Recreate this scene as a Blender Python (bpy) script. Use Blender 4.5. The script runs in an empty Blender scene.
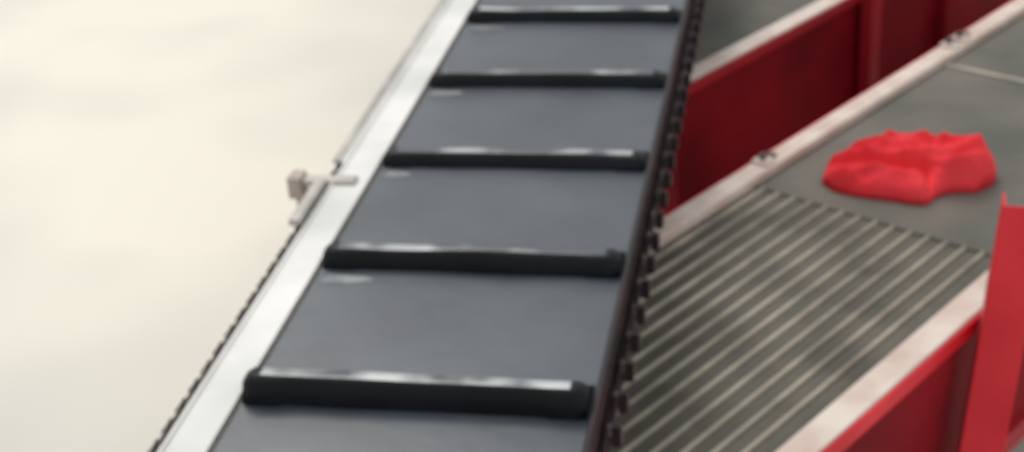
import bpy, bmesh, math, random
from mathutils import Vector, Matrix, noise
random.seed(4)
sc=bpy.context.scene
sc.view_settings.view_transform='Standard'
COL=bpy.context.collection

# ---------- materials ----------
def mat(name,c1,c2=None,scale=8,rough=.6,metal=0,bump=0,detail=4,spec=.5,pos=(.35,.65),bscale=None,sheen=0):
    m=bpy.data.materials.new(name); m.use_nodes=True
    nt=m.node_tree; b=nt.nodes['Principled BSDF']
    b.inputs['Roughness'].default_value=rough; b.inputs['Metallic'].default_value=metal
    b.inputs['Specular IOR Level'].default_value=spec
    if sheen: b.inputs['Sheen Weight'].default_value=sheen
    c2=c2 or c1
    tc=nt.nodes.new('ShaderNodeTexCoord')
    n=nt.nodes.new('ShaderNodeTexNoise'); n.inputs['Scale'].default_value=scale; n.inputs['Detail'].default_value=detail
    nt.links.new(tc.outputs['Object'],n.inputs['Vector'])
    r=nt.nodes.new('ShaderNodeValToRGB')
    r.color_ramp.elements[0].position=pos[0]; r.color_ramp.elements[1].position=pos[1]
    r.color_ramp.elements[0].color=(*c1,1); r.color_ramp.elements[1].color=(*c2,1)
    nt.links.new(n.outputs['Fac'],r.inputs['Fac']); nt.links.new(r.outputs['Color'],b.inputs['Base Color'])
    if bump:
        bn=nt.nodes.new('ShaderNodeTexNoise'); bn.inputs['Scale'].default_value=bscale or scale*6
        nt.links.new(tc.outputs['Object'],bn.inputs['Vector'])
        bp=nt.nodes.new('ShaderNodeBump'); bp.inputs['Strength'].default_value=bump; bp.inputs['Distance'].default_value=.01
        nt.links.new(bn.outputs['Fac'],bp.inputs['Height']); nt.links.new(bp.outputs['Normal'],b.inputs['Normal'])
    return m
def s(r,g,b):
    f=lambda v:((v/255+.055)/1.055)**2.4 if v>10 else v/3294
    return (f(r),f(g),f(b))
M_belt=mat('belt_rubber',s(58,65,72),s(74,81,89),4,.34,bump=.05)
M_cleat=mat('cleat_rubber',s(6,9,14),s(14,18,24),12,.5,bump=.1,spec=.2)
M_cleat_hilite=mat('painted_cleat_highlight',s(64,70,76),s(190,194,193),9,.3,pos=(.44,.62),detail=2)  # broken highlights on the cleat tops, painted as patchy light colour
M_belt_reflect=mat('painted_belt_reflection',s(104,110,114),s(140,144,145),20,.4)  # pale tone for the reflections painted on the belt
M_white=mat('painted_white_steel',s(208,208,204),s(234,232,227),4,.45)
M_chain=mat('oily_chain',s(48,42,42),s(100,86,82),20,.4,metal=.2)
M_dark=mat('dark_side_steel',s(16,10,14),s(40,16,22),6,.5,spec=.3)
M_steel=mat('dull_steel',s(150,146,142),s(182,177,170),10,.4,metal=.2)
M_rust=mat('rusty_pink_bracket',s(160,144,136),s(186,172,164),18,.6)
M_red=mat('red_paint',s(150,20,32),s(176,30,42),4,.45)
M_redb=mat('bright_red_paint',s(198,24,40),s(220,42,54),4,.4,spec=.35)
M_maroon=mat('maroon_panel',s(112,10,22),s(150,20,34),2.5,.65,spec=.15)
M_cream=mat('worn_cream_rail',s(205,180,168),s(226,212,200),9,.5)
M_bed=mat('grey_bed_belt',s(80,77,68),s(102,98,88),7,.65,bump=.2,spec=.3)
M_bed2=mat('dark_bed_belt',s(86,88,80),s(112,106,98),4,.65,bump=.1,spec=.3)
M_rod=mat('worn_rod',s(140,133,120),s(190,180,164),7,.6,spec=.3)
M_cloth=mat('red_cotton',s(222,50,58),s(236,70,76),6,.95,bump=.2,bscale=40,spec=.15)

# ---------- builder ----------
class B:
    def __init__(s,name,mats,parent=None):
        s.bm=bmesh.new(); s.name=name; s.mats=mats; s.parent=parent
    def hexa(s,o,ax,ay,az,m=0):
        """box from corner o with edge vectors"""
        o=Vector(o);ax=Vector(ax);ay=Vector(ay);az=Vector(az)
        v=[s.bm.verts.new(o+ax*i+ay*j+az*k) for k in(0,1) for j in(0,1) for i in(0,1)]
        for q in((0,2,3,1),(4,5,7,6),(0,1,5,4),(2,6,7,3),(0,4,6,2),(1,3,7,5)):
            f=s.bm.faces.new([v[i] for i in q]); f.material_index=m
    def box(s,lo,hi,m=0):
        s.hexa(lo,(hi[0]-lo[0],0,0),(0,hi[1]-lo[1],0),(0,0,hi[2]-lo[2]),m)
    def cyl(s,p0,p1,r,n=16,m=0,smooth=True,r2=None):
        p0=Vector(p0);p1=Vector(p1);d=(p1-p0).normalized()
        a=d.orthogonal().normalized(); b=d.cross(a); r2=r if r2 is None else r2
        A=[];C=[]
        for i in range(n):
            t=2*math.pi*i/n; e=a*math.cos(t)+b*math.sin(t)
            A.append(s.bm.verts.new(p0+e*r)); C.append(s.bm.verts.new(p1+e*r2))
        for i in range(n):
            f=s.bm.faces.new((A[i],A[(i+1)%n],C[(i+1)%n],C[i])); f.smooth=smooth; f.material_index=m
        for l in(A[::-1],C):
            f=s.bm.faces.new(l); f.material_index=m
    def prism(s,prof,x0,x1,mats=None):
        A=[s.bm.verts.new((x0,y,z)) for y,z in prof]; C=[s.bm.verts.new((x1,y,z)) for y,z in prof]
        n=len(prof)
        for i in range(n):
            f=s.bm.faces.new((A[i],A[(i+1)%n],C[(i+1)%n],C[i]))
            f.material_index=mats[i] if mats else 0
        s.bm.faces.new(A[::-1]); s.bm.faces.new(C)
    def done(s,bevel=0):
        bmesh.ops.recalc_face_normals(s.bm,faces=s.bm.faces)
        me=bpy.data.meshes.new(s.name); s.bm.to_mesh(me); s.bm.free()
        for m in s.mats: me.materials.append(m)
        o=bpy.data.objects.new(s.name,me); COL.objects.link(o)
        if s.parent: o.parent=s.parent
        if bevel:
            md=o.modifiers.new('bevel','BEVEL'); md.width=bevel; md.segments=2; md.limit_method='ANGLE'
        return o
def empty(name):
    e=bpy.data.objects.new(name,None); COL.objects.link(e); return e

# ---------- floor ----------
b=B('floor',[mat('floor_concrete',s(196,193,184),s(232,225,209),.6,.5,detail=2,pos=(.34,.60),bump=.015)])
b.box((-9,-4,-.1),(9,14,0)); b.done()

# ---------- conveyor ----------
cv=empty('cleated_conveyor')
BX0,BX1=-.786,-.274; ZB=.85; Y0,Y1=.15,6.3; PITCH=.407; YC=1.735
b=B('belt',[M_belt],cv)
R=.05; prof=[]
for i in range(13):
    t=-math.pi/2-math.pi*i/12; prof.append((Y0+R*math.cos(t),ZB-R+R*math.sin(t)))
for i in range(13):
    t=math.pi/2-math.pi*i/12; prof.append((Y1+R*math.cos(t),ZB-R+R*math.sin(t)))
b.prism(prof,BX0,BX1); b.done()
b=B('cleats',[M_cleat,M_cleat_hilite],cv)
k=-3
while YC+k*PITCH<Y1-.05:
    y=YC+k*PITCH; HC={0:.040,1:.032}.get(k,.036 if k<0 else .026)
    k+=1
    if y<Y0: continue
    N=40; rings=[]
    for i in range(N+1):
        x=BX0+.003+(BX1-BX0-.006)*i/N
        e=min(i,N-i)
        nz=noise.noise(Vector((x*7,y*3,0)))
        h=HC+.003*nz-(.008 if e==0 else 0)
        fw=(.004 if e in(1,2,3,4) else 0)+.004*noise.noise(Vector((x*6,y*3,4)))
        back=.036+.004*nz
        pr=[(-.018-fw,0),(-.013-fw,h*.45),(-.007-fw,h*.9),(.000,h),(.020,h*1.0),(back,h*.6),(.070,.001),(.070,-.002),(-.018-fw,-.002)]
        rings.append([b.bm.verts.new((x,y+p,ZB+q)) for p,q in pr])
    n=len(pr)
    for i in range(N):
        for j in range(n):
            f=b.bm.faces.new((rings[i][j],rings[i][(j+1)%n],rings[i+1][(j+1)%n],rings[i+1][j]))
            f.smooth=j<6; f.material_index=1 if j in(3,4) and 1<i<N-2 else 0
    b.bm.faces.new(rings[0]); b.bm.faces.new(rings[-1][::-1])
b.done()
# pale painted patches by the left cleat ends, standing in for belt reflections
b=B('painted_belt_reflections',[M_belt_reflect],cv)
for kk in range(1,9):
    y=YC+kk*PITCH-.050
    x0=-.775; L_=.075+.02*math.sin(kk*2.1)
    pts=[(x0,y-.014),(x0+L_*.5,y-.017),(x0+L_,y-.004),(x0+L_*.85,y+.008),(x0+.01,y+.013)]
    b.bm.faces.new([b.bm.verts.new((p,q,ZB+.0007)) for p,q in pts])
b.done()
b=B('side_frame_left',[M_white],cv)
b.box((-.856,Y0-.05,.70),(-.851,Y1+.05,.862))
b.box((-.856,Y0-.05,.852),(-.790,Y1+.05,.858))
b.box((-.856,Y0-.05,.70),(-.81,Y1+.05,.705)); b.done()
b=B('side_frame_right',[M_dark],cv)
b.box((-.271,Y0-.05,.775),(-.263,Y1+.05,.862))
b.box((-.263,Y0-.05,.775),(-.252,Y1+.05,.780)); b.done(.002)
def chain(name,x,z,pitch,w,r,knob):
    b=B(name,[M_chain,M_dark],cv); y=Y0; i=0
    while y<Y1:
        b.cyl((x-w/2,y,z),(x+w/2,y,z),r,10,0)
        o=w/2 if i%2 else w/2-.003
        for sx in(-o,o-.002):
            b.box((x+sx,y-.1*pitch,z-r*.7),(x+sx+.002,y+pitch*1.1,z+r*.7),1 if knob else 0)
        if knob:
            b.prism([(y-.014,z-.018),(y+.014,z-.018),(y+.008,z+.008),(y-.005,z+.010)],x+w/2,x+w/2+.014,[1]*4)
        y+=pitch;i+=1
    b.done()
chain('drive_chain_left',-.867,.853,.026,.010,.006,False)
b=B('chain_guide_left',[M_steel],cv); b.box((-.876,Y0,.832),(-.857,Y1,.845)); b.done()
b=B('chain_cover_left',[M_steel,M_white],cv)
b.box((-.878,2.52,.861),(-.864,Y1,.868),0); b.box((-.864,2.52,.861),(-.857,Y1,.864),1); b.done()
chain('drive_chain_right',-.254,.800,.085,.010,.011,True)
b=B('tensioner_bracket',[M_rust,M_steel,M_chain],cv)
b.box((-.935,2.43,.852),(-.81,2.458,.866),1)
b.box((-.940,2.42,.830),(-.912,2.463,.874),0)
b.box((-.882,2.25,.862),(-.86,2.42,.876),1)
b.box((-.93,2.43,.0),(-.905,2.455,.83),0)
b.done(.003)
b=B('legs',[M_white],cv)
for y in(.5,5.6):
    for x in(-.85,-.30):
        b.box((x,y,0),(x+.04,y+.04,.76)); b.box((x-.02,y-.02,0),(x+.06,y+.06,.012))
    b.box((-.85,y,.3),(-.27,y+.03,.34)); b.box((-.85,y,.69),(-.262,y+.04,.745))
b.done(.003)
b=B('end_rollers',[M_steel],cv)
for y in(Y0,Y1): b.cyl((-.85,y,ZB-R),(-.264,y,ZB-R),.044,24)
b.done()

# ---------- sorting tables ----------
D=Vector((.527,.850,0)).normalized(); N_=Vector((D.y,-D.x,0)); UP=Vector((0,0,1))
def L(s_,t,z): return D*s_+N_*t+UP*z
def lbox(b,s0,s1,t0,t1,z0,z1,m=0):
    b.hexa(L(s0,t0,z0),D*(s1-s0),N_*(t1-t0),UP*(z1-z0),m)
def table(name,s0,s1,tL,tR,sslat,seam=None):
    root=empty(name); zt=.55
    b=B('bed',[M_bed,M_bed2],root)
    lbox(b,s0,sslat,tL,tR,zt-.035,zt-.012,0); lbox(b,sslat,s1,tL,tR,zt-.035,zt-.008,1)
    b.done()
    if sslat>s0+.1:
        b=B('bed_rods',[M_rod,M_bed],root)
        t=tL+.045
        while t<tR-.02:
            b.cyl(L(s0,t,zt-.0105),L(sslat+.0,t,zt-.0105),.005,10,0)
            t+=.041
        b.done()
    if seam:
        b=B('belt_seam',[M_rod],root); lbox(b,seam,seam+.014,tL+.03,tR,zt-.009,zt-.003); b.done(.002)
    for nm,t0,t1 in(('rail_back',tL-.030,tL+.022),('rail_front',tR,tR+.058)):
        b=B(nm,[M_cream,M_redb if name=='sorting_table' else M_red],root)
        lbox(b,s0,s1,t0,t1,zt-.02,zt+.012,0)
        if nm=='rail_front': lbox(b,s0,s1,t1,t1+.010,zt-.022,zt+.010,1)
        else: lbox(b,s0,s1,t0-.008,t0,zt-.03,zt+.008,1)
        b.done(.003)
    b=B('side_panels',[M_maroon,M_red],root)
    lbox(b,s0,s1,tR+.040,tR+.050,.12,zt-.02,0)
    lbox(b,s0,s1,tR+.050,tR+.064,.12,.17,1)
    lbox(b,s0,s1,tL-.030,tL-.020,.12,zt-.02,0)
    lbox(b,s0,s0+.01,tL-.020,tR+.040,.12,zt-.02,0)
    lbox(b,s1-.01,s1,tL-.020,tR+.040,.12,zt-.02,0)
    b.done()
    b=B('feet',[M_red],root)
    for q in(s0+.05,(s0+s1)/2,s1-.1):
        for t in(tL-.02,tR-.012):
            lbox(b,q,q+.05,t,t+.05,0,.2)
    b.done(.003)
    return root
t1=table('sorting_table',1.05,5.2,-1.74,-1.108,2.6,3.485)
t2=table('sorting_table.001',2.95,6.3,-2.85,-2.245,2.95,None)
b=B('rail_clamps',[M_cream,M_chain],t1)
for q in(2.66,3.56,3.62):
    lbox(b,q,q+.04,-1.768,-1.728,.561,.571,0)
    b.cyl(L(q+.02,-1.75,.571),L(q+.02,-1.75,.583),.010,8,1)
    lbox(b,q+.048,q+.066,-1.765,-1.74,.561,.570,1)
b.done(.002)
# front leaning post (channel with flanges)
b=B('upright_post',[M_redb,M_maroon],t1)
p0=Vector((.333,2.42,0)); p1=Vector((.410,2.545,.80)); ax=(p1-p0)
w=Vector((.98,-.1,0)).normalized(); dd=Vector((.1,.98,0)).normalized()
b.hexa(p0-w*.04-dd*.03,w*.08,dd*.006,ax,0)
b.hexa(p0-w*.04-dd*.024,w*.006,dd*.05,ax,0)
b.hexa(p0+w*.034-dd*.024,w*.006,dd*.05,ax,0)
b.done(.002)
b=B('upright_post',[M_red,M_maroon],t2)
lbox(b,3.86,3.92,-2.182,-2.14,0,.95,0)
lbox(b,3.93,4.6,-2.175,-2.16,.1,.75,1)
lbox(b,4.32,4.36,-2.16,-2.13,0,.95,1)
b.done(.004)

# ---------- red cloth ----------
def cloth(name,c,z0):
    bm=bmesh.new(); NR,NA=60,200; c=Vector((*c,z0))
    # hand-laid outline of the folded heap (local metres, counter-clockwise)
    pts=[(.188,-.020),(.186,.04),(.150,.090),(.09,.130),(.02,.142),(-.06,.128),(-.115,.080),(-.165,.035),(-.192,-.015),(-.178,-.070),(-.12,-.104),(-.04,-.125),(.022,-.140),(.052,-.105),(.09,-.078),(.145,-.070)]
    n=len(pts)
    def cr(t):
        t*=n; i=int(t)%n; u=t-int(t)
        p=[Vector(pts[(i+k)%n]) for k in(-1,0,1,2)]
        return .5*((2*p[1])+(p[2]-p[0])*u+(2*p[0]-5*p[1]+4*p[2]-p[3])*u*u+(3*p[1]-p[0]-3*p[2]+p[3])*u**3)
    out=[]
    for j in range(NA):
        o=cr(j/NA); out.append(o*(1+.035*noise.noise(Vector((o.x*22,o.y*22,7)))))
    def sm(x,a,b):
        t=max(0,min(1,(x-a)/(b-a))); return t*t*(3-2*t)
    def seg(x,y,ax,ay,bx,by):
        dx,dy=bx-ax,by-ay; t=max(0,min(1,((x-ax)*dx+(y-ay)*dy)/(dx*dx+dy*dy)))
        return math.hypot(x-ax-t*dx,y-ay-t*dy)
    def H(x,y,q):
        w=noise.noise(Vector((x*6,y*6,1.3))); w2=noise.noise(Vector((x*14,y*14,4.3))); w3=noise.noise(Vector((x*26,y*26,9.3)))
        edge=min(1,(1-q)/.20); edge=math.sqrt(max(0,1-(1-edge)**2))
        xx=x+.028*w; yy=y+.028*w2
        h=.030+.018*w
        h+=.030*sm(yy+.25*xx+.045,0,.020)
        for (a,bb,cc,d,wd,hh) in((-.17,-.055,.02,-.10,.024,.024),(-.12,.03,.02,.09,.018,.018),(.0,-.02,.16,.02,.020,.022),
                                 (.03,.08,.16,.04,.016,.016),(-.10,-.01,.0,.05,.014,.014),(.06,-.06,.17,-.04,.018,.018),
                                 (-.15,-.09,-.05,-.08,.008,.008),(.05,.03,.09,.10,.010,.010),(-.06,.0,-.04,.10,.010,.010)):
            r=seg(xx,yy,a,bb,cc,d); h+=hh*math.exp(-(r/wd)**2)
        h-=.022*math.exp(-(seg(xx,yy,.045,-.12,.01,-.02)/.010)**2)
        h-=.010*math.exp(-(seg(xx,yy,-.13,-.03,.0,-.045)/.007)**2)
        h+=.004*(1-abs(w3)*2)+.005*w2
        return max(h*edge,0)
    cen=bm.verts.new((0,0,H(0,0,0))); rings=[]
    for i in range(1,NR+1):
        q=i/NR
        rings.append([bm.verts.new((o.x*q,o.y*q,H(o.x*q,o.y*q,q))) for o in out])
    for j in range(NA):
        k=(j+1)%NA; bm.faces.new((cen,rings[0][j],rings[0][k]))
        for i in range(NR-1): bm.faces.new((rings[i][j],rings[i+1][j],rings[i+1][k],rings[i][k]))
    bm.faces.new(rings[-1][::-1])
    for f in bm.faces: f.smooth=True
    bmesh.ops.recalc_face_normals(bm,faces=bm.faces)
    me=bpy.data.meshes.new(name); bm.to_mesh(me); bm.free(); me.materials.append(M_cloth)
    o=bpy.data.objects.new(name,me); COL.objects.link(o); o.location=c
    return o
cloth('red_cloth',(.252,3.172),.543)

# ---------- light ----------
w=bpy.data.worlds.new('world'); sc.world=w; w.use_nodes=True
w.node_tree.nodes['Background'].inputs[0].default_value=(.96,.98,1,1)
w.node_tree.nodes['Background'].inputs[1].default_value=.80
sun=bpy.data.objects.new('sun',bpy.data.lights.new('sun','SUN')); COL.objects.link(sun)
sun.data.energy=1.45; sun.data.angle=.5; sun.data.color=(1,.965,.90)
sun.rotation_euler=(math.radians(-34),math.radians(-24),0)

# ---------- camera ----------
Yv=Vector((302,790,-1500)).normalized()
Xv=Vector((8000,-200,1500)); Xv=(Xv-Yv*Xv.dot(Yv)).normalized(); Zv=Xv.cross(Yv)
cam=bpy.data.objects.new('camera',bpy.data.cameras.new('camera')); COL.objects.link(cam)
cam.matrix_world=Matrix.Translation((0,0,2.05))@Matrix((Xv,Yv,Zv)).to_4x4()
cam.data.sensor_width=36; cam.data.lens=52.73
cam.data.dof.use_dof=True; cam.data.dof.focus_distance=.8; cam.data.dof.aperture_fstop=11
sc.camera=cam
